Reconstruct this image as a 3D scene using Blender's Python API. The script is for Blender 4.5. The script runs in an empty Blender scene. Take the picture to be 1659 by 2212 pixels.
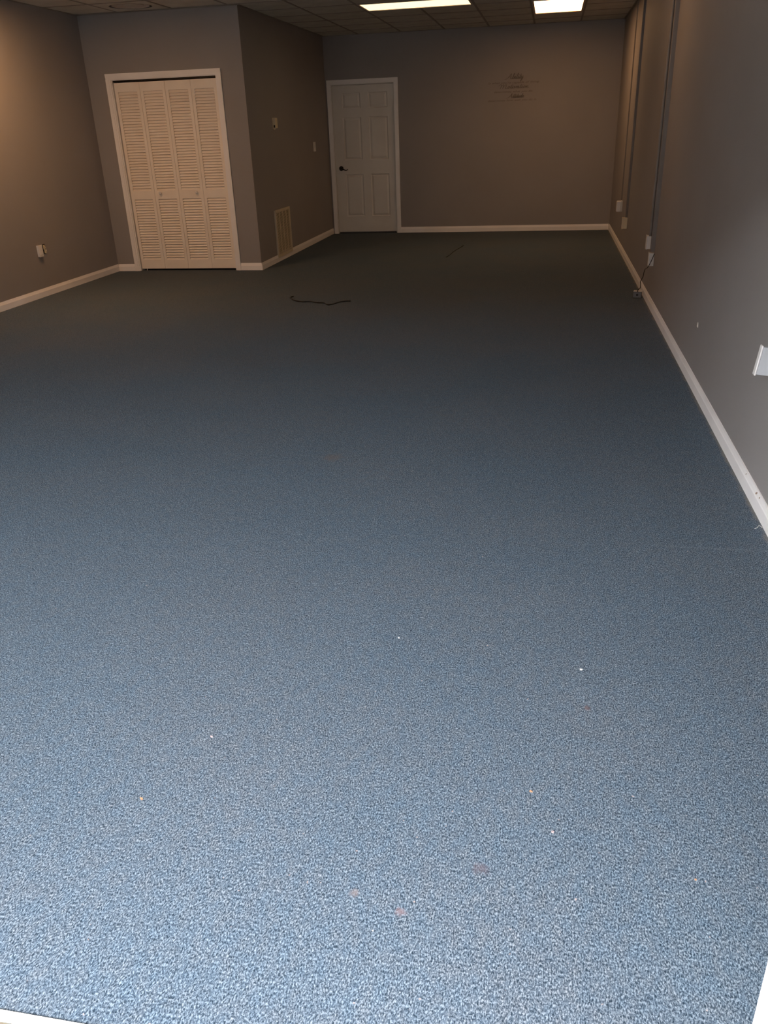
import bpy, bmesh, math, random
from mathutils import Vector, Matrix
random.seed(7)
C = bpy.context.scene.collection
scn = bpy.context.scene

# ------------------------------------------------------------------ camera
FPX, IW, IH = 1760.325, 1659.0, 2212.0
YAW, PITCH, ROLL, CAMH = -0.200461, 0.439618, -0.038066, 1.449764
def cam_axes():
    cy, sy, cp, sp, cr, sr = (math.cos(YAW), math.sin(YAW), math.cos(PITCH), math.sin(PITCH), math.cos(ROLL), math.sin(ROLL))
    f = Vector((sy*cp, cy*cp, -sp)); r0 = Vector((cy, -sy, 0)); u0 = r0.cross(f)
    return cr*r0+sr*u0, -sr*r0+cr*u0, f
_r, _u, _f = cam_axes()
cd = bpy.data.cameras.new('camera'); cam = bpy.data.objects.new('camera', cd); C.objects.link(cam)
m = Matrix(((_r.x, _u.x, -_f.x, 0), (_r.y, _u.y, -_f.y, 0), (_r.z, _u.z, -_f.z, CAMH), (0, 0, 0, 1)))
cam.matrix_world = m
cd.sensor_fit = 'VERTICAL'; cd.sensor_height = 36.0; cd.sensor_width = 27.0
cd.lens = 36.0*FPX/IH; cd.clip_start = 0.02; cd.clip_end = 200
scn.camera = cam

# ------------------------------------------------------------------ world, exposure
SKY = (0.95, 0.98, 1.04); SKY_STRENGTH = 22.5
w = bpy.data.worlds.new('sky'); scn.world = w; w.use_nodes = True
bg = w.node_tree.nodes['Background']; bg.inputs[0].default_value = (*SKY, 1); bg.inputs[1].default_value = SKY_STRENGTH
scn.view_settings.view_transform = 'Standard'; scn.view_settings.look = 'None'
scn.view_settings.exposure = 0.0; scn.view_settings.gamma = 1.0
scn.view_settings.use_curve_mapping = False
WARM = (1.0, 0.535, 0.24)
LAMP = {'left': 35.0, 'near': 8.0, 'far': 8.8, 'dim': 1.9}

# ------------------------------------------------------------------ dimensions
XR, YB, XP, YC, XL, H = 0.8884, 12.9145, -3.2543, 9.4011, -5.0634, 2.6566
YF0, YF1 = 0.66, 0.80           # front wall, outer and inner face
DX0, DX1, DZ = -4.60, 0.335, 2.10   # entrance opening; unseen width stretched to let in more daylight
BH, BT = 0.0815, 0.012
G0, GY, T = -2.73465, 9.95, 0.6096

# ------------------------------------------------------------------ materials
def mat(name, col, rough=0.6, var=0.06, scale=6.0, bump=0.0, bscale=120.0, spec=0.4, metal=0.0, emit=None):
    M = bpy.data.materials.new(name); M.use_nodes = True; nt = M.node_tree; N = nt.nodes; L = nt.links
    b = N['Principled BSDF']
    b.inputs['Roughness'].default_value = rough; b.inputs['Metallic'].default_value = metal
    b.inputs['Specular IOR Level'].default_value = spec
    tc = N.new('ShaderNodeTexCoord'); no = N.new('ShaderNodeTexNoise'); no.inputs['Scale'].default_value = scale
    no.inputs['Detail'].default_value = 4
    L.new(tc.outputs['Object'], no.inputs['Vector'])
    rp = N.new('ShaderNodeValToRGB')
    rp.color_ramp.elements[0].position = .3; rp.color_ramp.elements[1].position = .7
    rp.color_ramp.elements[0].color = (*[c*(1-var) for c in col], 1); rp.color_ramp.elements[1].color = (*[min(1, c*(1+var)) for c in col], 1)
    L.new(no.outputs[0], rp.inputs[0]); L.new(rp.outputs[0], b.inputs['Base Color'])
    if bump:
        n2 = N.new('ShaderNodeTexNoise'); n2.inputs['Scale'].default_value = bscale; n2.inputs['Detail'].default_value = 3
        bp = N.new('ShaderNodeBump'); bp.inputs['Strength'].default_value = bump; bp.inputs['Distance'].default_value = 0.002
        L.new(tc.outputs['Object'], n2.inputs['Vector']); L.new(n2.outputs[0], bp.inputs['Height']); L.new(bp.outputs[0], b.inputs['Normal'])
    if emit:
        b.inputs['Emission Color'].default_value = (*emit[0], 1); b.inputs['Emission Strength'].default_value = emit[1]
    return M

M_wall = mat('taupe_wall_paint', (.285, .264, .256), .62, .035, 1.3, .12, 260, .35)
M_ceil = mat('ceiling_tile_fissured', (.56, .53, .47), .95, .10, 5, .6, 90, .1)
M_grid = mat('ceiling_grid_reveal_shade', (.24, .21, .18), .6, .08, 4)  # dark tone stands in for the shadowed reveals between tiles
M_trim = mat('white_trim_paint', (.84, .81, .79), .42, .04, 3, .06, 80, .5)
M_door = mat('white_door_paint', (.66, .63, .58), .45, .04, 3, .10, 60, .45)
M_louv = mat('louver_door_paint', (.84, .76, .66), .5, .04, 4, .05, 80, .4)
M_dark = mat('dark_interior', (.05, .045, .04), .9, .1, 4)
M_white = mat('white_plastic', (.74, .72, .70), .35, .03, 8)
M_greyw = mat('grey_white_box', (.40, .41, .43), .45, .03, 8)
M_cream = mat('cream_plastic', (.70, .60, .42), .4, .04, 8)
M_vent = mat('cream_vent_metal', (.62, .54, .40), .45, .05, 10)
M_bronze = mat('dark_bronze_metal', (.02, .017, .015), .35, .1, 20, metal=.6)
M_black = mat('black_rubber', (.012, .011, .011), .5, .1, 30)
M_race = mat('painted_raceway', (.20, .18, .17), .5, .04, 5)
M_greyp = mat('grey_plastic', (.12, .12, .125), .5, .08, 15)
M_lamp = mat('fixture_white_metal', (.5, .42, .36), .5, .04, 5)
M_alu = mat('bright_threshold_aluminium', (.86, .84, .78), .35, .05, 30, .1, 200)
M_conc = mat('sunlit_sidewalk_concrete', (.42, .37, .31), .9, .15, 9, .5, 90)
M_front = mat('white_door_frame_metal', (.82, .83, .84), .35, .03, 5)
M_letter = mat('dark_vinyl_lettering', (.165, .142, .130), .6, .05, 20)
M_leaf = mat('dry_leaf_bit', (.40, .22, .12), .8, .25, 60)
M_paper = mat('paper_scrap', (.85, .82, .74), .8, .06, 60)
M_chip = mat('pale_plaster_chip', (.36, .29, .28), .8, .06, 60)
M_nick = mat('bare_wood_nick', (.30, .22, .16), .9, .3, 90)
M_lamp.node_tree.nodes['Principled BSDF'].inputs['Roughness'].default_value = .5
def lens(name, k, col=WARM): return mat(name, (.8, .8, .8), .5, .01, 3, emit=(col, k))

def carpet_material():
    M = bpy.data.materials.new('blue_loop_carpet'); M.use_nodes = True; nt = M.node_tree; N = nt.nodes; L = nt.links
    b = N['Principled BSDF']; b.inputs['Roughness'].default_value = .95; b.inputs['Specular IOR Level'].default_value = .12
    tc = N.new('ShaderNodeTexCoord')
    mp = N.new('ShaderNodeMapping'); mp.inputs['Scale'].default_value = (1, .55, 1)
    L.new(tc.outputs['Object'], mp.inputs[0])
    def noise(scale, det, vec=None, rough=.5, dist=0):
        n = N.new('ShaderNodeTexNoise'); n.inputs['Scale'].default_value = scale; n.inputs['Detail'].default_value = det
        n.inputs['Roughness'].default_value = rough; n.inputs['Distortion'].default_value = dist
        L.new((vec or mp).outputs[0], n.inputs['Vector']); return n
    def ramp(src, *st):
        r = N.new('ShaderNodeValToRGB'); e = r.color_ramp.elements
        for i, (p, c) in enumerate(st):
            x = e[i] if i < 2 else e.new(p)
            x.position = p; x.color = (*c, 1)
        L.new(src, r.inputs[0]); return r
    def mix(a, bb, fac, mode='MIX'):
        x = N.new('ShaderNodeMix'); x.data_type = 'RGBA'; x.blend_type = mode
        if isinstance(fac, float): x.inputs[0].default_value = fac
        else: L.new(fac, x.inputs[0])
        for k, v in ((6, a), (7, bb)):
            if isinstance(v, tuple): x.inputs[k].default_value = (*v, 1)
            else: L.new(v, x.inputs[k])
        return x.outputs[2]
    g = noise(340, 2.0, rough=.6, dist=.5)
    c0 = ramp(g.outputs[0], (.33, (.014, .025, .037)), (.46, (.058, .079, .103)), (.56, (.119, .149, .178)), (.68, (.232, .272, .304)))
    # tone of the yarn: bluer and greyer areas, as worn
    g2 = noise(40, 3)
    t1 = ramp(g2.outputs[0], (.35, (.94, .99, 1.03)), (.65, (1.06, 1.01, .985)))
    c1 = mix(c0.outputs[0], t1.outputs[0], 1.0, 'MULTIPLY')
    big = noise(1.6, 4, tc_wrap(tc, N, L))
    t2 = ramp(big.outputs[0], (.38, (.96, .99, 1.02)), (.62, (1.05, 1.01, 1.0)))
    c2 = mix(c1, t2.outputs[0], 1.0, 'MULTIPLY')
    # tiny tan flecks
    v = N.new('ShaderNodeTexNoise'); v.inputs['Scale'].default_value = 70; v.inputs['Detail'].default_value = 1
    L.new(tc.outputs['Object'], v.inputs['Vector'])
    fl = ramp(v.outputs[0], (.765, (0, 0, 0)), (.83, (.8, .8, .8)))
    c3 = mix(c2, (.42, .33, .30), fl.outputs[0])
    # spill stains of their own shape
    wob = noise(60, 3, rough=.7)
    out = c3
    for (sx, sy, rad, col) in ((.168, 1.846, .008, (.12, .06, .05)), (-.074, 1.271, .013, (.10, .075, .085)), (-.228, 1.137, .008, (.2, .13, .13)),
                               (-.979, 3.611, .035, (.13, .11, .10)), (-.332, 1.166, .008, (.19, .15, .14))):
        d = N.new('ShaderNodeVectorMath'); d.operation = 'DISTANCE'; d.inputs[1].default_value = (sx, sy, 0)
        L.new(tc.outputs['Object'], d.inputs[0])
        a = N.new('ShaderNodeMath'); a.operation = 'MULTIPLY_ADD'; a.inputs[1].default_value = rad*3.2; L.new(wob.outputs[0], a.inputs[0]); L.new(d.outputs['Value'], a.inputs[2])
        r = N.new('ShaderNodeMapRange'); r.inputs[1].default_value = rad*2.1; r.inputs[2].default_value = rad*3.3; r.inputs[3].default_value = .55; r.inputs[4].default_value = 0
        L.new(a.outputs[0], r.inputs[0]); out = mix(out, col, r.outputs[0])
    # dust line along the right skirting
    sx = N.new('ShaderNodeSeparateXYZ'); L.new(tc.outputs['Object'], sx.inputs[0])
    a = N.new('ShaderNodeMath'); a.operation = 'MULTIPLY_ADD'; a.inputs[1].default_value = .05
    nd = noise(14, 4); L.new(nd.outputs[0], a.inputs[0]); L.new(sx.outputs[0], a.inputs[2])
    r = N.new('ShaderNodeMapRange'); r.inputs[1].default_value = XR-BT+.006; r.inputs[2].default_value = XR-BT+.026; r.inputs[3].default_value = 0; r.inputs[4].default_value = .7
    L.new(a.outputs[0], r.inputs[0]); out = mix(out, (.22, .19, .165), r.outputs[0])
    # faint seam across the carpet
    a = N.new('ShaderNodeMath'); a.operation = 'SUBTRACT'; a.inputs[1].default_value = 2.845; L.new(sx.outputs[1], a.inputs[0])
    ab = N.new('ShaderNodeMath'); ab.operation = 'ABSOLUTE'; L.new(a.outputs[0], ab.inputs[0])
    r = N.new('ShaderNodeMapRange'); r.inputs[1].default_value = .001; r.inputs[2].default_value = .006; r.inputs[3].default_value = .13; r.inputs[4].default_value = 0
    L.new(ab.outputs[0], r.inputs[0])
    r2 = N.new('ShaderNodeMapRange'); r2.inputs[1].default_value = .35; r2.inputs[2].default_value = .6; L.new(sx.outputs[0], r2.inputs[0])
    mm = N.new('ShaderNodeMath'); mm.operation = 'MULTIPLY'; L.new(r.outputs[0], mm.inputs[0]); L.new(r2.outputs[0], mm.inputs[1])
    out = mix(out, (.30, .34, .37), mm.outputs[0])
    L.new(out, b.inputs['Base Color'])
    bp = N.new('ShaderNodeBump'); bp.inputs['Strength'].default_value = .55; bp.inputs['Distance'].default_value = .003
    L.new(g.outputs[0], bp.inputs['Height']); L.new(bp.outputs[0], b.inputs['Normal'])
    return M
def tc_wrap(tc, N, L):
    mp = N.new('ShaderNodeMapping'); L.new(tc.outputs['Object'], mp.inputs[0]); return mp

# ------------------------------------------------------------------ mesh helpers
def box(bm, x0, x1, y0, y1, z0, z1, mx=None):
    vs = [bm.verts.new((x, y, z)) for x in (x0, x1) for y in (y0, y1) for z in (z0, z1)]
    for f in ((0, 1, 3, 2), (4, 6, 7, 5), (0, 4, 5, 1), (2, 3, 7, 6), (0, 2, 6, 4), (1, 5, 7, 3)): bm.faces.new([vs[i] for i in f])
    if mx is not None: bmesh.ops.transform(bm, matrix=mx, verts=vs)
    return vs
def bevel(bm, w, seg=2):
    bmesh.ops.bevel(bm, geom=bm.edges[:], offset=w, segments=seg, affect='EDGES', profile=.5)
def finish(bm, name, M, parent=None, smooth=False):
    bmesh.ops.recalc_face_normals(bm, faces=bm.faces[:])
    me = bpy.data.meshes.new(name); bm.to_mesh(me); bm.free(); me.materials.append(M)
    if smooth:
        for p in me.polygons: p.use_smooth = True
    return link(name, me, parent)
def link(name, me, parent=None):
    o = bpy.data.objects.new(name, me); C.objects.link(o)
    if parent: o.parent = parent
    return o
def tag(o, label=None, cat=None, group=None, kind=None):
    if label: o['label'] = label
    if cat: o['category'] = cat
    if group: o['group'] = group
    if kind: o['kind'] = kind
    return o
def empty(name, loc=(0, 0, 0), rot=(0, 0, 0)):
    o = bpy.data.objects.new(name, None); o.location = loc; o.rotation_euler = rot; o.empty_display_size = .05; C.objects.link(o); return o
def B(name, M, parent, *dims, bev=0):
    bm = bmesh.new()
    for d in dims: box(bm, *d)
    if bev: bevel(bm, bev)
    return finish(bm, name, M, parent)
def prism(bm, pts, axis, a0, a1):
    """extrude a closed 2D profile along an axis (0=x,1=y,2=z); pts are the two other coordinates in order"""
    def P(p, a):
        l = list(p); l.insert(axis, a); return l
    v0 = [bm.verts.new(P(p, a0)) for p in pts]; v1 = [bm.verts.new(P(p, a1)) for p in pts]
    n = len(pts); bm.faces.new(v0[::-1]); bm.faces.new(v1)
    for i in range(n): bm.faces.new((v0[i], v0[(i+1) % n], v1[(i+1) % n], v1[i]))
def smooth_pts(p, n=6):
    p = [Vector(q) for q in p]; o = []
    for i in range(len(p)-1):
        a, b, c, d = p[max(i-1, 0)], p[i], p[i+1], p[min(i+2, len(p)-1)]
        for k in range(n):
            t = k/n; o.append(.5*((2*b)+(c-a)*t+(2*a-5*b+4*c-d)*t*t+(3*b-a-3*c+d)*t**3))
    o.append(p[-1]); return o
def tube(bm, pts, r, seg=8):
    rings = []
    for i, p in enumerate(pts):
        d = (pts[min(i+1, len(pts)-1)]-pts[max(i-1, 0)]).normalized()
        up = Vector((0, 0, 1)) if abs(d.z) < .9 else Vector((0, 1, 0))
        a = d.cross(up).normalized(); b = d.cross(a)
        rr = r[i] if isinstance(r, (list, tuple)) else r
        rings.append([bm.verts.new(p+a*math.cos(2*math.pi*k/seg)*rr+b*math.sin(2*math.pi*k/seg)*rr) for k in range(seg)])
    for i in range(len(rings)-1):
        for k in range(seg): bm.faces.new((rings[i][k], rings[i][(k+1) % seg], rings[i+1][(k+1) % seg], rings[i+1][k]))
    bm.faces.new(rings[0]); bm.faces.new(rings[-1][::-1])
def lathe(bm, prof, seg, mx=Matrix()):
    rings = [[bm.verts.new(mx @ Vector((r*math.cos(2*math.pi*k/seg), r*math.sin(2*math.pi*k/seg), z))) for k in range(seg)] for r, z in prof]
    for i in range(len(rings)-1):
        for k in range(seg): bm.faces.new((rings[i][k], rings[i][(k+1) % seg], rings[i+1][(k+1) % seg], rings[i+1][k]))
    bm.faces.new(rings[0]); bm.faces.new(rings[-1])

# ------------------------------------------------------------------ structure
WT = .14
fl = B('floor', carpet_material(), None, (XL, XR, YF1+.015, YB+.13, -.02, 0))
tag(fl, 'blue grey flecked loop carpet covering the whole room', 'floor', kind='structure')
def wall(name, label, *dims):
    return tag(B(name, M_wall, None, *dims), label, 'wall', kind='structure')
wall_right = wall('wall_right', 'long grey taupe wall on the right with raceways', (XR, XR+WT, YF0, YB+WT, 0, H+.1))
wall('wall_left', 'taupe wall at the left with a warm lamp glow', (XL-WT, XL, YF0, YC+.8, 0, H+.1))
# closet wall with its opening and the closet behind
CX0, CX1, CZ = -4.785, -3.565, 2.035
wall('wall_closet', 'taupe wall around the louvered closet doors', (XL, CX0, YC, YC+.12, 0, H+.1), (CX1, XP, YC, YC+.12, 0, H+.1), (CX0, CX1, YC, YC+.12, CZ, H+.1),
     (XL, XP-WT, YC+.7, YC+.8, 0, H+.1))
wall('wall_partition', 'dark taupe side wall with thermostat and return grille', (XP-.12, XP, YC+.12, YB+WT, 0, H+.1))
BX0, BX1, BZ = -3.172, -2.246, 2.045
wall('wall_back', 'far taupe wall with the six panel door and lettering', (XP, BX0, YB, YB+WT, 0, H+.1), (BX1, XR, YB, YB+WT, 0, H+.1), (BX0, BX1, YB, YB+WT, BZ, H+.1), (BX0, BX1, YB+.1, YB+WT, 0, BZ))
wall('wall_front', 'front wall around the entrance opening', (XL, DX0, YF0, YF1, 0, H+.1), (XR-.04, XR, YF0, YF1, 0, H+.1), (DX0, XR-.04, YF0, YF1, DZ, H+.1))

# skirting boards: face with a sloping moulded top
def skirting(name, label, axis, a0, a1, wallpos, sgn, extra=None):
    bm = bmesh.new()
    prof = [(0, 0), (BT, 0), (BT, BH*.66), (BT*.80, BH*.72), (BT*.45, BH*.90), (BT*.35, BH), (0, BH)]
    pts = [(wallpos+sgn*d, z) for d, z in prof]
    prism(bm, pts, axis, a0, a1)
    if extra: extra(bm)
    return tag(finish(bm, name, M_trim), label, 'baseboard', kind='structure')
bbr = skirting('baseboard_right', 'white baseboard along the foot of the right wall', 1, YF1, YB, XR, -1)
skirting('baseboard_back', 'white baseboard under the far wall right of the door', 0, BX1+.052, XR-BT, YB, -1)
skirting('baseboard_partition', 'white baseboard under the return grille', 1, YC-BT, YB-.002, XP, 1)
skirting('baseboard_left', 'white baseboard along the left wall', 1, YF1, YC, XL, 1)
skirting('baseboard_closet_left', 'short white baseboard left of the closet doors', 0, XL+BT, CX0-.062, YC, -1)
skirting('baseboard_closet_right', 'short white baseboard right of the closet doors', 0, CX1+.057, XP+.0, YC, -1)
skirting('baseboard_front', 'white baseboard under the front wall', 0, XL+BT, DX0-.06, YF1, 1)
# chipped spot on the moulded edge of the right baseboard and a plaster chip on the wall above
def flake(name, M, parent, c, n, size, k=6, thick=.0015, seed=0):
    rd = random.Random(seed); n = Vector(n).normalized()
    a = n.cross(Vector((0.3, .9, .2))).normalized(); b = n.cross(a)
    bm = bmesh.new(); lo, hi = [], []
    for i in range(k):
        t = 2*math.pi*i/k; r = size*(.55+.6*rd.random())
        p = Vector(c)+a*math.cos(t)*r+b*math.sin(t)*r*.7
        lo.append(bm.verts.new(p)); hi.append(bm.verts.new(p+n*thick*(1+.8*rd.random())))
    bm.faces.new(lo[::-1]); bm.faces.new(hi)
    for i in range(k): bm.faces.new((lo[i], lo[(i+1) % k], hi[(i+1) % k], hi[i]))
    return finish(bm, name, M, parent)
flake('chipped_paint', M_nick, bbr, (XR-.0078, 3.22, BH*.84), (-.9, 0, .45), .009, seed=3)
flake('chipped_paint', M_nick, bbr, (XR-.0072, 3.17, BH*.86), (-.9, 0, .45), .004, seed=5)
flake('chipped_paint', M_nick, bbr, (XR-.0075, 3.42, BH*.85), (-.9, 0, .45), .003, seed=6)
bm = bmesh.new()
prism(bm, [(4.982, .341), (5.020, .341), (5.006, .369), (4.996, .367)], 0, XR-.0022, XR-.0001)
finish(bm, 'plaster_chip', M_paper, wall_right)

# ------------------------------------------------------------------ ceiling
xs = [XL]+[G0+T*k for k in range(-3, 6)]+[XR]
ys = [YF1]+[GY+T*k for k in range(-15, 5) if GY+T*k > YF1+.05]+[YB]
bm = bmesh.new()
box(bm, XL, XR, YF0, YB, H+.07, H+.1)
def gx(k): return G0+T*k
def gy(k): return GY+T*k
FIX = [('dim', gx(1), gx(3), gy(0), gy(1)), ('far', gx(4), gx(5), gy(1), gy(3)), ('near', gx(4), gx(5), gy(-5), gy(-4)), ('left', gx(-3), gx(-2), gy(-5), gy(-4))]
DIFF = (gx(-3), gx(-2), gy(-2), gy(-1))
def inside(x, y): return any(a+.05 < x < b-.05 and c+.05 < y < d-.05 for _, a, b, c, d in FIX)
for x in xs[1:-1]:
    for j in range(len(ys)-1):
        m_ = (ys[j]+ys[j+1])/2
        if not inside(x, m_) and not (x < XP and m_ > YC): box(bm, x-.012, x+.012, ys[j]-.0, ys[j+1], H-.001, H+.012)
for y in ys[1:-1]:
    for i in range(len(xs)-1):
        m_ = (xs[i]+xs[i+1])/2
        if not inside(m_, y) and not (m_ < XP and y > YC): box(bm, xs[i], xs[i+1], y-.012, y+.012, H-.0005, H+.0115)
for (x0, x1, y0, y1) in ((XL, XL+.02, YF1, YC), (XR-.02, XR, YF1, YB), (XL, XP, YC-.02, YC), (XP, XP+.02, YC, YB), (XP, XR, YB-.02, YB), (XL, XR, YF1, YF1+.02)):
    box(bm, x0, x1, y0, y1, H-.002, H+.010)
ceiling = tag(finish(bm, 'ceiling', M_grid), 'suspended ceiling of square lay-in tiles in a grid coloured dark for the reveal shade', 'ceiling', kind='structure')
tiles = {}
for i in range(len(xs)-1):
    for j in range(len(ys)-1):
        cx, cy = (xs[i]+xs[i+1])/2, (ys[j]+ys[j+1])/2
        if any(a < cx < b and c < cy < d for _, a, b, c, d in FIX+[('v',)+DIFF]): continue
        x0, x1, y0, y1 = xs[i], xs[i+1], ys[j], ys[j+1]
        if cy > YC and x1 < XP+.06: continue
        if cy > YC and x0 < XP: x0 = XP
        if y0 < YC < y1 and x1 <= XP+.06: y1 = YC
        dx, dy = round(x1-x0-.018, 4), round(y1-y0-.018, 4)
        key = (dx, dy)
        if key not in tiles:
            b2 = bmesh.new(); v = box(b2, -dx/2, dx/2, -dy/2, dy/2, 0, .012)
            fc = min(b2.faces, key=lambda q: q.calc_center_median().z)
            r = bmesh.ops.inset_region(b2, faces=[fc], thickness=.012, depth=0)
            bmesh.ops.translate(b2, vec=(0, 0, -.004), verts=fc.verts)
            bmesh.ops.recalc_face_normals(b2, faces=b2.faces[:])
            me = bpy.data.meshes.new('ceiling_tile'); b2.to_mesh(me); b2.free(); me.materials.append(M_ceil); tiles[key] = me
        o = link('ceiling_tile', tiles[key], ceiling); o.location = ((x0+x1)/2, (y0+y1)/2, H+.0065)
LBL = {'dim': 'dim yellowish wide fluorescent ceiling light, left of the two in view', 'far': 'bright white fluorescent ceiling light near the right wall, by the far wall',
       'near': 'fluorescent ceiling light nearest the entrance by the right wall', 'left': 'fluorescent ceiling light beside the left wall'}
for k, x0, x1, y0, y1 in FIX:
    o = empty('ceiling_light', ((x0+x1)/2, (y0+y1)/2, H)); tag(o, LBL[k], 'light', 'recessed fluorescent ceiling lights')
    hx, hy = (x1-x0)/2-.013, (y1-y0)/2-.013; t = .022
    B('frame', M_lamp, o, (-hx, hx, -hy, -hy+t, -.004, .012), (-hx, hx, hy-t, hy, -.004, .012), (-hx, -hx+t, -hy+t, hy-t, -.004, .012), (hx-t, hx, -hy+t, hy-t, -.004, .012))
    B('lens', lens('lamp_lens_'+k, LAMP[k], (1.0, .76, .42) if k == 'dim' else WARM), o, (-hx+t, hx-t, -hy+t, hy-t, .002, .006))
    B('housing', M_lamp, o, (-hx, hx, -hy, hy, .012, .06))
# round stepped air diffuser in a square plate
o = empty('ceiling_air_diffuser', ((DIFF[0]+DIFF[1])/2, (DIFF[2]+DIFF[3])/2, H)); tag(o, 'round stepped air diffuser in the ceiling before the closet', 'vent')
bm = bmesh.new(); s = T/2-.013; n = 32
outer = []; inner = []
for k in range(n):
    a = 2*math.pi*k/n; c, d = math.cos(a), math.sin(a); q = s/max(abs(c), abs(d))
    outer.append(bm.verts.new((c*q, d*q, 0))); inner.append(bm.verts.new((c*.215, d*.215, 0)))
for k in range(n): bm.faces.new((outer[k], outer[(k+1) % n], inner[(k+1) % n], inner[k]))
_up = bmesh.ops.extrude_face_region(bm, geom=bm.faces[:]); bmesh.ops.translate(bm, vec=(0, 0, .004), verts=[v for v in _up['geom'] if isinstance(v, bmesh.types.BMVert)])
finish(bm, 'face_plate', M_ceil, o)
for r, z in ((.185, .004), (.130, .008)):
    bm = bmesh.new(); lathe(bm, [(r-.014, z+.022), (r, z+.001), (r+.004, z), (r-.008, z+.024)], 32)
    finish(bm, 'ring', M_lamp, o, True)
bm = bmesh.new(); lathe(bm, [(.075, .010), (.078, .013), (.03, .030)], 24); finish(bm, 'centre_cone', M_ceil, o)
B('duct_box', M_dark, o, (-.24, .24, -.24, .24, .04, .06))

# ------------------------------------------------------------------ bifold closet doors (door_1)
d1 = empty('door_1', ((CX0+CX1)/2, YC, 0)); tag(d1, 'four panel white louvered bifold closet doors in white casing', 'door', kind='structure')
d1.location = (0, 0, 0)
cw = .058
def casing(name, x0, x1, z1, yf, parent, lab=None):
    for (a, b, c, d) in ((x0-cw, x0, 0, z1), (x1, x1+cw, 0, z1), (x0-cw, x1+cw, z1, z1+cw)):
        bm = bmesh.new()
        box(bm, a, b, yf-.012, yf, c, d)
        if d-c > .5:  # upright: thicker outer back band
            o0, o1 = (a, a+.038) if a < x0 else (b-.038, b)
            box(bm, o0, o1, yf-.017, yf-.0121, c, d)
        else: box(bm, a, b, yf-.017, yf-.0121, c+.02, d)
        finish(bm, name, M_trim, parent)
casing('casing', CX0, CX1, CZ, YC, d1)
# jamb lining and head track
B('jamb', M_trim, d1, (CX0-.001, CX0+.008, YC, YC+.12, 0, CZ), (CX1-.008, CX1+.001, YC, YC+.12, 0, CZ), (CX0+.008, CX1-.008, YC, YC+.12, CZ-.008, CZ))
B('track', M_bronze, d1, (CX0+.01, CX1-.01, YC+.022, YC+.045, CZ-.022, CZ-.008))
PW = (CX1-.012-(CX0+.016))/4; PT = .028; PZ0, PZ1 = .022, 2.003; ST = .036
pf = bmesh.new()
py0 = YC+.018
def panel_mesh():
    bm = bmesh.new(); g = .0015
    box(bm, g, ST, 0, PT, 0, PZ1-PZ0); box(bm, PW-ST, PW-g, 0, PT, 0, PZ1-PZ0)
    for z0, z1 in ((0, .100), (.778, .868), (1.890, PZ1-PZ0)): box(bm, ST, PW-ST, 0.0005, PT, z0, z1)
    bmesh.ops.recalc_face_normals(bm, faces=bm.faces[:])
    me = bpy.data.meshes.new('panel'); bm.to_mesh(me); bm.free(); me.materials.append(M_louv); return me
pf.free(); pm = panel_mesh()
bm = bmesh.new(); box(bm, -(PW/2-ST)+.0005, (PW/2-ST)-.0005, -.0185, .0185, -.0032, .0032, Matrix.Rotation(math.radians(56), 4, 'X'))
bmesh.ops.recalc_face_normals(bm, faces=bm.faces[:])
sm = bpy.data.meshes.new('slat'); bm.to_mesh(sm); bm.free(); sm.materials.append(M_louv)
for i in range(4):
    p = link('panel', pm, d1)
    lift = (0, .003, .0, .004)[i]
    p.location = (CX0+.016+PW*i, py0, PZ0); p.rotation_euler = (0, 0, math.radians((.5, -.5, .6, -.6)[i]))
    if i in (1, 3): p.location.y += PW*math.sin(math.radians(.55))
    for z0, z1, n in ((.100, .778, 23), (.868, 1.890, 35)):
        for k in range(n):
            s_ = link('slat', sm, p); s_.location = (PW/2, PT/2, z0+(k+.5)*(z1-z0)/n)
    if i in (1, 2):
        bm = bmesh.new(); kx = (.08, PW-.09)[i-1]
        kx = (-4.394-(CX0+.016+PW)) if i == 1 else (-3.949-(CX0+.016+2*PW))
        lathe(bm, [(.006, 0), (.006, .010), (.014, .016), (.017, .024), (.014, .031), (.006, .034)], 16, Matrix.Translation((kx, 0, .842)) @ Matrix.Rotation(math.radians(90), 4, 'X'))
        k_ = finish(bm, 'knob', M_white, p, True)
bm = bmesh.new(); lathe(bm, [(.004, 0), (.004, .022)], 10, Matrix.Translation((-4.711, py0+.012, 0))); finish(bm, 'pivot_pin', M_white, d1)
B('closet_shade_sheet', M_dark, d1, (CX0+.01, CX1-.01, YC+.125, YC+.13, 0, CZ-.01))  # dark sheet close behind the louvers, standing in for the closet's shade

# ------------------------------------------------------------------ six panel door (door_2)
d2 = empty('door_2'); tag(d2, 'closed off-white six panel door in the far corner with bronze lever', 'door', kind='structure')
casing('casing', BX0, BX1, BZ, YB, d2)
B('jamb', M_door, d2, (BX0-.001, BX0+.010, YB, YB+.1, 0, BZ), (BX1-.010, BX1+.001, YB, YB+.1, 0, BZ), (BX0+.01, BX1-.01, YB, YB+.1, BZ-.01, BZ))
S0, S1, SZ0, SZ1, SY = BX0+.012, BX1-.012, .022, BZ-.014, YB+.022
cols = ((-3.022, -2.748), (-2.632, -2.352)); rows = ((.245, .842), (1.038, 1.615), (1.725, 1.935))
dims = [(S0, S1, SY+.012, SY+.036, SZ0, SZ1)]
dims += [(S0, cols[0][0], SY, SY+.012, SZ0, SZ1), (cols[0][1], cols[1][0], SY, SY+.012, SZ0, SZ1), (cols[1][1], S1, SY, SY+.012, SZ0, SZ1)]
zz = [SZ0]+[v for r in rows for v in r]+[SZ1]
for c0, c1 in cols:
    for q in range(0, 8, 2): dims.append((c0, c1, SY, SY+.012, zz[q], zz[q+1]))
slab = B('slab', M_door, d2, *dims)
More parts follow.
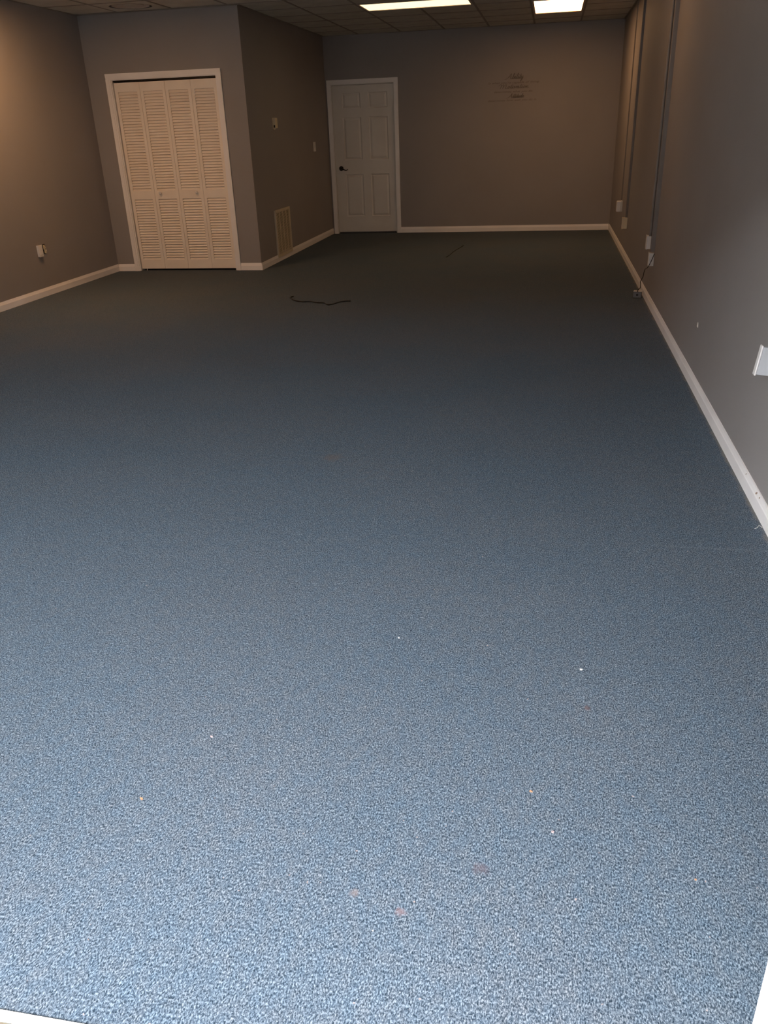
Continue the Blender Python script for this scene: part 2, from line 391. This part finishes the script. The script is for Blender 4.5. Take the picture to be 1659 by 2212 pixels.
for c0, c1 in cols:
    for z0, z1 in rows:
        bm = bmesh.new(); a, y = .012, SY+.0119
        def ring(i, yy): return [bm.verts.new(v) for v in ((c0+i, yy, z0+i), (c1-i, yy, z0+i), (c1-i, yy, z1-i), (c0+i, yy, z1-i))]
        R_ = [ring(.0, y-.010), ring(.010, y-.001), ring(.018, y-.001), ring(.040, y-.009)]
        for q in range(3):
            for k in range(4): bm.faces.new((R_[q][k], R_[q][(k+1) % 4], R_[q+1][(k+1) % 4], R_[q+1][k]))
        bm.faces.new(R_[3]); b_ = ring(0, y); bm.faces.new(b_)
        for k in range(4): bm.faces.new((R_[0][k], R_[0][(k+1) % 4], b_[(k+1) % 4], b_[k]))
        finish(bm, 'panel', M_door, slab)
hd = empty('lever_handle'); hd.parent = slab; hd['label'] = 'dark bronze curved lever handle'
bm = bmesh.new()
lathe(bm, [(.034, 0), (.034, .006), (.026, .012), (.013, .016), (.012, .045), (.010, .052)], 24, Matrix.Translation((-3.081, SY, .927)) @ Matrix.Rotation(math.radians(90), 4, 'X'))
lv = smooth_pts([(-3.081, SY-.046, .927), (-3.06, SY-.05, .926), (-3.035, SY-.052, .913), (-3.005, SY-.052, .903), (-2.985, SY-.052, .906), (-2.972, SY-.052, .916)])
tube(bm, lv, [.011-.006*i/len(lv) for i in range(len(lv))], 10)
bpy.data.objects.remove(hd)
hd = finish(bm, 'lever_handle', M_bronze, slab, True); hd['label'] = 'dark bronze curved lever handle'
for z in (.25, 1.05, 1.85):
    bm = bmesh.new(); lathe(bm, [(.006, 0), (.006, .09)], 10, Matrix.Translation((BX1-.006, SY-.004, z-.045))); finish(bm, 'hinge', M_bronze, d2)

# ------------------------------------------------------------------ entrance (door_3): frame and threshold, the sidewalk outside and added daylight blockers
d3 = empty('door_3'); tag(d3, 'white metal entrance frame and bright threshold at the near edge', 'door', kind='structure')
B('threshold', M_alu, d3, (DX0, XR-.0405, YF1-.004, YF1+.0148, -.02, .004))
B('sill', mat('darkened_sill', (.150, .125, .085), .8, .35, 14, .3, 90), d3, (DX0, XR-.0405, YF0, YF1-.006, -.02, .002))  # colour darkened to offset the strong daylight, so it renders cream
B('frame_post', M_front, d3, (DX1-.0005, DX1+.05, YF0-.02, YF1+.004, 0, DZ), bev=.003)
B('frame_post', M_front, d3, (DX0-.05, DX0+.0005, YF0-.02, YF1+.004, 0, DZ), bev=.003)
B('frame_head', M_front, d3, (DX0-.05, XR-.0405, YF0-.02, YF1+.004, DZ-.0005, DZ+.05), bev=.003)
M_glass = bpy.data.materials.new('added_storefront_glass'); M_glass.use_nodes = True
_n = M_glass.node_tree.nodes; _l = M_glass.node_tree.links
_t = _n.new('ShaderNodeBsdfTransparent'); _t.inputs[0].default_value = (.93, .95, .95, 1)
_g = _n.new('ShaderNodeBsdfGlossy'); _g.inputs['Roughness'].default_value = .03; _mx = _n.new('ShaderNodeMixShader'); _mx.inputs[0].default_value = .07
_l.new(_t.outputs[0], _mx.inputs[1]); _l.new(_g.outputs[0], _mx.inputs[2]); _l.new(_mx.outputs[0], _n['Material Output'].inputs[0])
MX = -1.50  # unseen side glazing, added to spread daylight across the room
B('mullion', M_front, d3, (MX-.025, MX+.025, YF0+.03, YF1-.03, .005, DZ-.001))
B('added_glass_pane', M_glass, d3, (DX0+.001, MX-.0251, .727, .733, .005, DZ-.001))
B('added_glass_pane', M_glass, d3, (DX1+.0501, XR-.0405, .727, .733, .005, DZ-.001))
cn = B('added_canopy', M_conc, None, (-9, 9, -1.15, YF0-.022, 2.72, 2.85)); tag(cn, 'unseen slab over the entrance, added to block high daylight', 'added_canopy', kind='structure')  # unseen overhang, added to cut high sky light near the threshold
M_asph = mat('asphalt', (.035, .035, .037), .95, .2, 12, .5, 60)
M_brick = mat('added_building_wall', (.13, .10, .085), .9, .15, 3)
pk = B('added_parking_lot', M_asph, None, (-30, 30, -30, -2.0, -.08, -.04)); tag(pk, 'unseen asphalt lot added outside, dark to limit bounced daylight', 'ground', kind='structure')  # unseen ground, added and kept dark so little daylight bounces inside
ob = B('added_building_across', M_brick, None, (-30, 30, -16, -13.5, -.04, 6.1)); tag(ob, 'unseen dark block added across the lot to cut low daylight', 'building', kind='structure')  # unseen block, added to keep low sky light off the far wall
sw = B('ground_outside', M_conc, None, (-12, 12, -2.0, YF0, -.06, -.02)); tag(sw, 'pale sidewalk concrete outside the entrance', 'sidewalk', kind='structure')

# ------------------------------------------------------------------ wall boxes
def wall_box(name, label, cat, x, y, z0, z1, depth, wid, M=M_white, tilt=0, group=None, outlet=True):
    """surface box on the right wall: body from the wall towards -x with a cover plate"""
    zc = (z0+z1)/2; h = z1-z0
    o = empty(name, (x, y+wid/2, zc), (0, tilt, 0)); tag(o, label, cat, group)
    B('box_body', M, o, (-depth+.006, -.0005, -wid/2+.003, wid/2-.003, -h/2+.004, h/2-.004), bev=.0025)
    B('cover_plate', M if M is M_cream else M_white, o, (-depth, -depth+.0061, -wid/2, wid/2, -h/2, h/2), bev=.0022)
    if outlet:
        for s_ in (-1, 1): B('socket', M_white, o, (-depth-.0015, -depth+.001, -.014, .014, s_*h*.21-.013, s_*h*.21+.013), bev=.0006)
    return o
b1 = wall_box('outlet_box', 'white outlet box with plugged adapter, farthest along the right wall', 'outlet', XR, 10.90, .430, .557, .018, .075, outlet=False)
B('plug_adapter', M_white, b1, (-.070, -.0175, -.034, .034, -.062, .060), bev=.008)
wall_box('outlet_box', 'cream outlet box just nearer than the farthest one, on the right wall', 'outlet', XR, 10.08, .318, .445, .055, .072, M=M_cream)
b3 = wall_box('outlet_box', 'light grey outlet box above another, beside the thick raceway', 'outlet', XR, 7.49, .442, .556, .056, .075)
bm = bmesh.new(); lathe(bm, [(.008, 0), (.008, .014), (.005, .024)], 12, Matrix.Translation((-.030, -.02, .056))); finish(bm, 'connector_nub', M_white, b3)
wall_box('outlet_box', 'white outlet box with a black cord, below the raceway end', 'outlet', XR, 7.33, .327, .438, .042, .072)
wall_box('switch_box', 'narrow white box at the right edge nearest the entrance, slightly tilted', 'outlet', XR-.004, 3.20, .548, .662, .086, .030, outlet=False, tilt=math.radians(6.5), M=M_greyw)

# raceways on the right wall
def raceway(label, y, w, d, z0, z1, two=False):
    o = empty('raceway', (XR, y+w/2, z0)); tag(o, label, 'raceway', 'cable raceways on the right wall')
    B('base_strip', M_race, o, (-.004, -.0002, -w/2-.003, w/2+.003, 0, z1-z0))
    bm = bmesh.new(); n = 6
    pts = [(-.004, -w/2)]+[(-d+.006*(1-math.sin(t)), -w/2+.006*(1-math.cos(t))) for t in (0, math.pi/4, math.pi/2)]+[(-d+.006*(1-math.sin(t)), w/2-.006*(1-math.cos(t))) for t in (math.pi/2, math.pi/4, 0)]+[(-.004, w/2)]
    prism(bm, pts, 2, 0, z1-z0); finish(bm, 'cover', M_race, o)
    if two:
        bm = bmesh.new(); lathe(bm, [(.011, 0), (.011, z1-z0-.1)], 14, Matrix.Translation((-d-.0105, w/2-.008, .12))); finish(bm, 'side_tube', M_race, o)
    return o
raceway('thin painted raceway running down to the farthest outlet box', 11.03, .022, .014, .555, H-.002)
raceway('middle painted raceway running down to the cream outlet box', 10.09, .034, .026, .445, H-.002)
raceway('thick painted double raceway nearest the entrance, ending over the corded outlet', 7.345, .042, .034, .445, H-.002, True)

# left wall plate and open cable jack
o = empty('outlet_box', (XL, 7.825, .444)); tag(o, 'white outlet box low on the left wall', 'outlet')
B('box_body', M_white, o, (0.0005, .020, -.032, .032, -.054, .054), bev=.002)
B('cover_plate', M_white, o, (.020, .026, -.035, .035, -.057, .057), bev=.002)
for s_ in (-1, 1): B('socket', M_white, o, (.0255, .028, -.014, .014, s_*.024-.013, s_*.024+.013), bev=.0006)
o = empty('cable_jack', (XL, 7.922, .45)); tag(o, 'open wall hole with a loose twisted jack, right of the left outlet', 'outlet')
B('hole', M_dark, o, (.0003, .002, -.026, .026, -.048, .048))
B('jack_bracket', M_cream, o, (.002, .012, -.012, .006, -.002, .040), (.002, .010, -.002, .010, -.040, -.004), bev=.002)
bm = bmesh.new(); tube(bm, smooth_pts([(.004, -.012, .036), (.018, 0, .018), (.014, .012, -.006), (.02, .004, -.024), (.006, .016, -.042)]), .004, 8); finish(bm, 'loose_wire', M_cream, o, True)

# thermostat, light switch and return grille on the partition
o = empty('thermostat', (XP, 10.31, 1.548)); tag(o, 'small cream thermostat on the partition above the grille', 'thermostat')
B('back_plate', M_cream, o, (.0004, .006, -.048, .048, -.062, .062), bev=.001)
B('cover', M_cream, o, (.006, .036, -.042, .052, -.052, .060), bev=.008)
B('lever_slot', M_dark, o, (.012, .030, -.0428, -.041, -.046, -.018)); 
B('set_lever', M_cream, o, (.014, .028, -.050, -.044, -.070, -.045), bev=.001)
o = empty('light_switch', (XP, 12.10, 1.253)); tag(o, 'white light switch on the partition beside the far door', 'switch')
B('switch_plate', M_white, o, (.0004, .006, -.057, .057, -.061, .061), bev=.002)
for s_ in (-.023, .023): B('toggle', M_white, o, (.006, .016, s_-.005, s_+.005, -.004, .012), bev=.001)
o = empty('return_air_grille', (XP, 10.322, .05)); tag(o, 'cream return air grille low on the partition over the baseboard', 'vent')
gw, gh, fb = .302, .548, .028
o.location.x = XP
B('frame', M_vent, o, (.0125, .022, -gw, -gw+fb, 0, gh), (.0125, .022, gw-fb, gw, 0, gh), (.0125, .022, -gw+fb, gw-fb, 0, fb), (.0125, .022, -gw+fb, gw-fb, gh-fb, gh),
  (.0003, .0125, -gw+.004, -gw+.012, BH-.045, gh-.004), (.0003, .0125, gw-.012, gw-.004, BH-.045, gh-.004), (.0003, .0125, -gw+.012, gw-.012, gh-.012, gh-.004))
B('back_plate', M_dark, o, (.0003, .0015, -gw+.012, gw-.012, BH-.03, gh-.012))
for y in (-.137, 0, .137): B('divider', M_vent, o, (.0155, .0212, y-.006, y+.006, fb, gh-fb))
bm = bmesh.new(); n = 38
for k in range(n):
    z = fb+(k+.5)*(gh-2*fb)/n
    box(bm, -.0045, .0045, -gw+fb, gw-fb, -.0006, .0006, Matrix.Translation((.0165, 0, z)) @ Matrix.Rotation(math.radians(38), 4, 'Y'))
tag(finish(bm, 'louver_fins', M_vent, o), kind='stuff')

# power adapter on the carpet and its cord
o = empty('power_adapter', (.824, 7.722, 0), (0, 0, math.radians(-12))); tag(o, 'small grey power adapter block on the carpet by the right baseboard', 'adapter')
B('case', M_greyp, o, (-.036, .036, -.028, .028, .001, .052), bev=.004)
B('top_plate', M_white, o, (-.036, .038, -.022, .034, .053, .058), bev=.001)
bm = bmesh.new(); lathe(bm, [(.010, 0), (.010, .003), (.005, .003)], 14, Matrix.Translation((.0, -.0275, .028)) @ Matrix.Rotation(math.radians(90), 4, 'X')); finish(bm, 'cord_hole', M_black, o)
bm = bmesh.new(); tube(bm, smooth_pts([(.884, 7.316, .434), (.874, 7.314, .400), (.860, 7.314, .362), (.842, 7.320, .322), (.836, 7.46, .281), (.834, 7.52, .215), (.822, 7.56, .169), (.827, 7.58, .14), (.829, 7.6, .105), (.814, 7.63, .083), (.817, 7.66, .062), (.816, 7.694, .061)]), .0032, 8)
pc = finish(bm, 'power_cord', M_black, o, True); pc.matrix_parent_inverse = (Matrix.Translation(o.location) @ Matrix.Rotation(math.radians(-12), 4, 'Z')).inverted(); pc['label'] = 'thin black cord'

# black cable left on the carpet, and a thin one further back
bm = bmesh.new(); wp = [(-2.39, 7.746), (-2.405, 7.70), (-2.379, 7.640), (-2.315, 7.537), (-2.221, 7.480), (-2.152, 7.491), (-2.077, 7.445), (-2.0, 7.425), (-1.946, 7.342), (-1.911, 7.361), (-1.863, 7.47), (-1.81, 7.51), (-1.768, 7.513)]
tube(bm, smooth_pts([(x, y, .0065) for x, y in wp], 5), .0055, 8)
tag(finish(bm, 'loose_cable', M_black, None, True), 'wavy black cable lying alone on the dark carpet', 'cable')
bm = bmesh.new(); tube(bm, smooth_pts([(-1.193, 10.276, .004), (-1.17, 10.5, .004), (-1.149, 10.818, .004), (-1.11, 11.1, .004), (-1.083, 11.343, .004)], 5), .003, 6)
tag(finish(bm, 'thin_cord', M_black, None, True), 'barely visible thin straight cord on the carpet near the far wall', 'cord')

# ------------------------------------------------------------------ crumbs on the carpet
def scrap(name, label, cat, M, x, y, size, seed, k=6, thick=.0018):
    o = flake(name, M, None, (x, y, .0012), (0.08, -.1, 1), size, k, thick, seed); tag(o, label, cat)
scrap('paper_scrap', 'small white scrap on the carpet, brightest of the bits, right of centre', 'scrap', M_paper, .158, 2.02, .0052, 1, 5)
scrap('leaf_bit', 'small orange leaf crumb on the carpet left of centre', 'leaf', M_leaf, -.900, 1.348, .0045, 2)
scrap('leaf_bit', 'small orange leaf crumb on the carpet right of centre', 'leaf', M_leaf, .025, 1.511, .0045, 4)
scrap('leaf_bit', 'tiny pinkish crumb just below the right orange leaf crumb', 'leaf', M_chip, .077, 1.393, .0042, 5)
scrap('leaf_bit', 'thin pale pink sliver on the carpet, left of centre', 'leaf', M_chip, -.813, 1.585, .0045, 6)
scrap('leaf_bit', 'tiny tan crumb near the lower right on the carpet', 'leaf', M_leaf, .371, 1.309, .0035, 7)
scrap('paper_scrap', 'tiny pale speck at the middle of the carpet', 'scrap', M_paper, -.397, 2.11, .0028, 8)
scrap('paper_scrap', 'tiny pale speck at the lower middle of the carpet', 'scrap', M_paper, -.276, 1.084, .0016, 9)
# stray pale thread by the right baseboard
bm = bmesh.new(); tube(bm, smooth_pts([(.872, 3.035, .004), (.862, 3.045, .008), (.852, 3.03, .006), (.842, 3.026, .003)]), .0008, 5)
tag(finish(bm, 'carpet_thread', M_paper), 'stray pale thread end at the foot of the right baseboard', 'thread')

# ------------------------------------------------------------------ wall lettering
GL = {  # hand-drawn script glyphs on x-height 1: (advance, strokes)
 'A': (1.9, [[(-1.0, -.1), (-.4, 0), (.3, .5), (.9, 1.5), (1.15, 1.95), (1.2, 1.2), (1.3, .2), (1.6, .05), (1.9, .25)], [(.2, .75), (.8, .8), (1.5, .85)]]),
 'M': (2.5, [[(-.5, 1.3), (-.3, 1.75), (.15, 1.8), (.3, 1.3), (.15, 0)], [(.15, .1), (.4, 1.2), (.95, 1.85), (1.05, 1.1), (.95, .1)], [(.95, .2), (1.3, 1.3), (1.8, 1.8), (1.9, 1.1), (1.85, .2), (2.1, .02), (2.5, .2)]]),
 'b': (.95, [[(0, .2), (.35, 1.2), (.5, 1.9), (.3, 1.9), (.2, .9), (.25, .1), (.6, .05), (.75, .5), (.5, .85), (.95, .75)]]),
 'i': (.6, [[(0, .2), (.25, 1), (.2, .2), (.35, .02), (.6, .2)], [(.32, 1.4), (.36, 1.5)]]),
 'l': (.6, [[(0, .2), (.35, 1.2), (.5, 1.9), (.3, 1.9), (.2, .6), (.3, .02), (.6, .2)]]),
 't': (.6, [[(0, .2), (.3, 1.0), (.38, 1.7), (.25, .5), (.32, .02), (.6, .2)], [(.05, 1.15), (.65, 1.2)]]),
 'y': (1.0, [[(0, .2), (.15, .95), (.15, .2), (.4, .05), (.75, .95), (.65, -.2), (.35, -.8), (.15, -.6), (.6, 0), (1.0, .3)]]),
 'o': (.85, [[(0, .2), (.25, .9), (.1, .4), (.3, .02), (.6, .4), (.5, .9), (.3, .9), (.5, .75), (.85, .8)]]),
 'v': (.85, [[(0, .6), (.15, .95), (.3, .05), (.6, .6), (.62, .95), (.85, .8)]]),
 'a': (.95, [[(0, .2), (.3, .8), (.65, .95), (.3, .95), (.1, .4), (.3, .03), (.65, .9), (.6, .15), (.75, .02), (.95, .2)]]),
 'n': (1.0, [[(0, .2), (.15, .95), (.15, 0), (.35, .8), (.6, .95), (.62, .2), (.75, .02), (1.0, .2)]]),
 'u': (1.0, [[(0, .2), (.15, .95), (.15, .2), (.35, .02), (.6, .4), (.65, .95), (.62, .15), (.75, .02), (1.0, .2)]]),
 'd': (.95, [[(0, .2), (.3, .8), (.6, .95), (.3, .95), (.1, .4), (.3, .03), (.65, .9), (.75, 1.9), (.6, .2), (.75, .02), (.95, .2)]]),
 'e': (.8, [[(0, .2), (.4, .5), (.5, .85), (.3, .95), (.12, .5), (.3, .02), (.6, .1), (.8, .3)]]),
}
wl = empty('wall_lettering', (-.55, YB, 1.9)); tag(wl, 'faint dark script lettering in six lines on the far wall', 'lettering')
wl.location = (0, 0, 0)
def script(word, x0, x1, z0, lh, wd):
    adv = sum(GL[c][0] for c in word); sx = (x1-x0)/adv; bm = bmesh.new(); cx = 0
    for ch in word:
        a, st = GL[ch]
        for s_ in st:
            p2 = smooth_pts([((cx+x)*sx+z*lh*.28+x0, YB-.0006, z0+z*lh+(((cx+x)*sx)*.0)) for x, z in s_], 5)
            for i in range(len(p2)-1):
                d = p2[i+1]-p2[i]
                if d.length < 1e-6: continue
                ww = wd*(.55+.75*abs(d.z)/d.length); n_ = Vector((-d.z, 0, d.x)).normalized()*ww/2; e_ = d.normalized()*ww*.25
                q = [p2[i]-n_-e_, p2[i+1]-n_+e_, p2[i+1]+n_+e_, p2[i]+n_-e_]
                off = Vector((0, -.0004, 0))
                v0 = [bm.verts.new(v) for v in q]; v1 = [bm.verts.new(v+off) for v in q]
                bm.faces.new(v0); bm.faces.new(v1[::-1])
                for k in range(4): bm.faces.new((v0[k], v0[(k+1) % 4], v1[(k+1) % 4], v1[k]))
        cx += a
    return finish(bm, 'script_word', M_letter, wl)
script('Ability', -.645, -.425, 2.010, .034, .0060)
script('Motivation', -.745, -.345, 1.893, .028, .0052)
script('Attitude', -.620, -.405, 1.775, .028, .0052)
def small(text, x0, x1, z0):
    cu = bpy.data.curves.new('text_line', 'FONT'); cu.body = text; cu.size = .05; cu.shear = .35; cu.extrude = .0004; cu.offset = .0004; cu.space_character = 1.05
    ob = bpy.data.objects.new('tmp', cu); C.objects.link(ob); bpy.context.view_layer.update()
    dg = bpy.context.evaluated_depsgraph_get(); me = bpy.data.meshes.new_from_object(ob.evaluated_get(dg))
    bpy.data.objects.remove(ob)
    lo = min(v.co.x for v in me.vertices); hi = max(v.co.x for v in me.vertices); k = (x1-x0)/(hi-lo)
    for v in me.vertices: v.co = Vector((x0+(v.co.x-lo)*k, YB-.0008-v.co.z, z0+v.co.y*.75))
    me.materials.clear(); me.materials.append(M_letter); me.name = 'text_line'
    return link('text_line', me, wl)
small("is what you're capable of doing.", -.905, -.200, 1.955)
small('determines what you do.', -.822, -.285, 1.843)
small('determines how well you do it.', -.903, -.232, 1.735)
